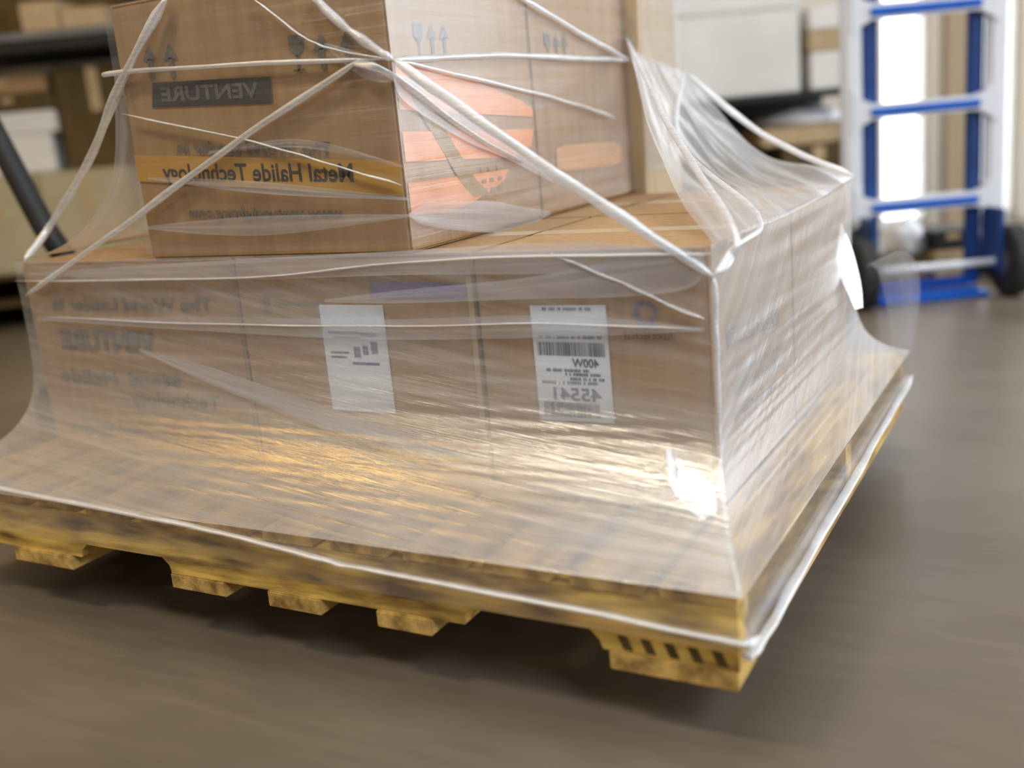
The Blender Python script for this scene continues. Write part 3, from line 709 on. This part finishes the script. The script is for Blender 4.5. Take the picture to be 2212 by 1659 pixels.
sk = sack('plastic_bundle', W(pw.x, RB+.22, zw+.001), .19, .15, .085, WHITEP, 'white plastic bundle lying on the tan carton on the lower shelf', 'bundle', 3)
# things on the floor behind and beside the hand truck
GB = 3.84
zs1 = px(1962, 562, GB).z
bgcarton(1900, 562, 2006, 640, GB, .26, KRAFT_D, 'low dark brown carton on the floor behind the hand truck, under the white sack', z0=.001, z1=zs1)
pa = px(1956, 520, GB+.13)
sack('white_sack', W(pa.x, GB+.13, zs1+.001), .072, .075, px(1962, 470, GB+.13).z-zs1, WHITEP, 'white sack lying on the low dark carton behind the hand truck', 'sack', 8, .15)
zk1, zk2 = px(2060, 540, GB).z, px(2060, 498, GB).z
bgcarton(2020, 540, 2098, 620, GB, .26, KRAFT_L, 'tan carton on the floor behind the right upright of the hand truck', z0=.001, z1=zk1)
bgcarton(2018, 498, 2100, 540, GB+.01, .22, BLACK, 'black box on top of the tan carton behind the hand truck', 'black_box', 'box', z0=zk1+.001, z1=zk2)
KB = 3.72
dla, dlb = px(2184, 590, KB), px(2330, 590, KB)
dol = empty('skid', W((dla.x+dlb.x)/2, KB+.2, 0), 'low black skid under a tan carton at the right edge', 'skid')
for k in range(4):
    rbox(MB(), dla.x, KB+k*.105, .030, dlb.x, KB+k*.105+.085, .045, .002).build('deck_board', BLACK, dol)
for a in (dla.x, (dla.x+dlb.x)/2-.02, dlb.x-.04):
    rbox(MB(), a, KB, .0, a+.04, KB+.40, .030, .002).build('runner', BLACK, dol)
bgcarton(2188, 528, 2330, 565, KB+.02, .34, KRAFT_L, 'flat tan carton on the black skid at the right edge', z0=.046, z1=px(2212, 530, KB).z)

# ------------------------------------------------------------------ background, left: rack and stacked cartons
LB = 4.75
la0, la1 = px(-120, 300, LB).x, px(330, 300, LB).x
zb1 = px(110, 110, LB).z; zb0 = px(110, 84, LB).z; zbt = px(110, 68, LB).z
rk = empty('pallet_rack', W((la0+la1)/2, LB+.35, 0), 'tall black pallet rack with a loaded shelf at the upper left', 'rack')
rbox(MB(), la0, LB-.05, zb1, la1, LB, zb0, .004).build('beam', BLACK, rk)
rbox(MB(), la0, LB+.6, zb1, la1, LB+.65, zb0, .004).build('beam', BLACK, rk)
rbox(MB(), la0, LB-.06, zb0, la1, LB+.65, zbt, .002).build('shelf_board', STEELG, rk)
for a in (la0-.06, la1):
    for b in (LB-.05, LB+.59):
        rbox(MB(), a, b, 0, a+.06, b+.06, 2.6, .003).build('upright', BLACK, rk)
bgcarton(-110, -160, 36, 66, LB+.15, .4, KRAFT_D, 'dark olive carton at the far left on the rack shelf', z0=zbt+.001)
bgcarton(42, 2, 126, 66, LB-.02, .4, KRAFT_L, 'bright tan carton on the rack shelf, the left of two', z0=zbt+.001)
bgcarton(130, 14, 232, 66, LB-.02, .4, KRAFT_L, 'bright tan carton on the rack shelf, the right of two', z0=zbt+.001)
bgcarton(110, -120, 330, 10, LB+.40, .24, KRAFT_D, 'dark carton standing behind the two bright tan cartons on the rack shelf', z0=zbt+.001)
# floor stack: two pallets, a beige carton, white and brown cartons
FB = LB+.06
sp = [px(-110, 600, FB).x, px(300, 600, FB).x]
zp = 0.0
for k in range(2):
    pr_ = empty('background_pallet', W(sum(sp)/2, FB+.28, zp), ('lower' if k == 0 else 'upper')+' of the two dark wooden pallets stacked under the beige cartons', 'pallet', 'stacked pallets at the left')
    for j in range(5):
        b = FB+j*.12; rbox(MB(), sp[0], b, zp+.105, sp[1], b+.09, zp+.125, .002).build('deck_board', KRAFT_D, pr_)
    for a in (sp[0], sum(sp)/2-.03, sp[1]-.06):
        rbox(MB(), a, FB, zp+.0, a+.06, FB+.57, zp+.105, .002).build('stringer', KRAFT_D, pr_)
    zp += .1255
zt_b = px(100, 372, FB).z
bgcarton(-110, 380, 92, 560, FB, .5, BEIGE, 'beige carton on the stacked pallets at the left edge', z0=zp+.001, z1=zt_b)
bgcarton(96, 380, 300, 560, FB, .5, BEIGE, 'beige carton on the stacked pallets, behind the wrapped load', z0=zp+.001, z1=zt_b)
zw1 = px(60, 290, FB).z; zw2 = px(60, 240, FB).z
bgcarton(-70, 300, 118, 372, FB+.02, .42, WHITE, 'white box at the left resting on the beige carton', 'white_box', 'box', z0=zt_b+.001, z1=zw1)
bgcarton(-80, 240, 124, 292, FB+.02, .42, WHITE, 'white box at the left on top of another white box', 'white_box', 'box', z0=zw1+.001, z1=zw2)
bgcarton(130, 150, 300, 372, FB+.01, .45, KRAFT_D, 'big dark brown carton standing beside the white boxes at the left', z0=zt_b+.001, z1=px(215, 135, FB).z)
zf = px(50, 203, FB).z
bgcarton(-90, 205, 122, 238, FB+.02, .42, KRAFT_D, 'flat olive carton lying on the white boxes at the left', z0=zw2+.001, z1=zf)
bgcarton(-90, 160, 100, 200, FB+.03, .42, KRAFT, 'flat brown carton lying on the flat olive carton at the left', z0=zf+.004, z1=px(50, 160, FB).z)
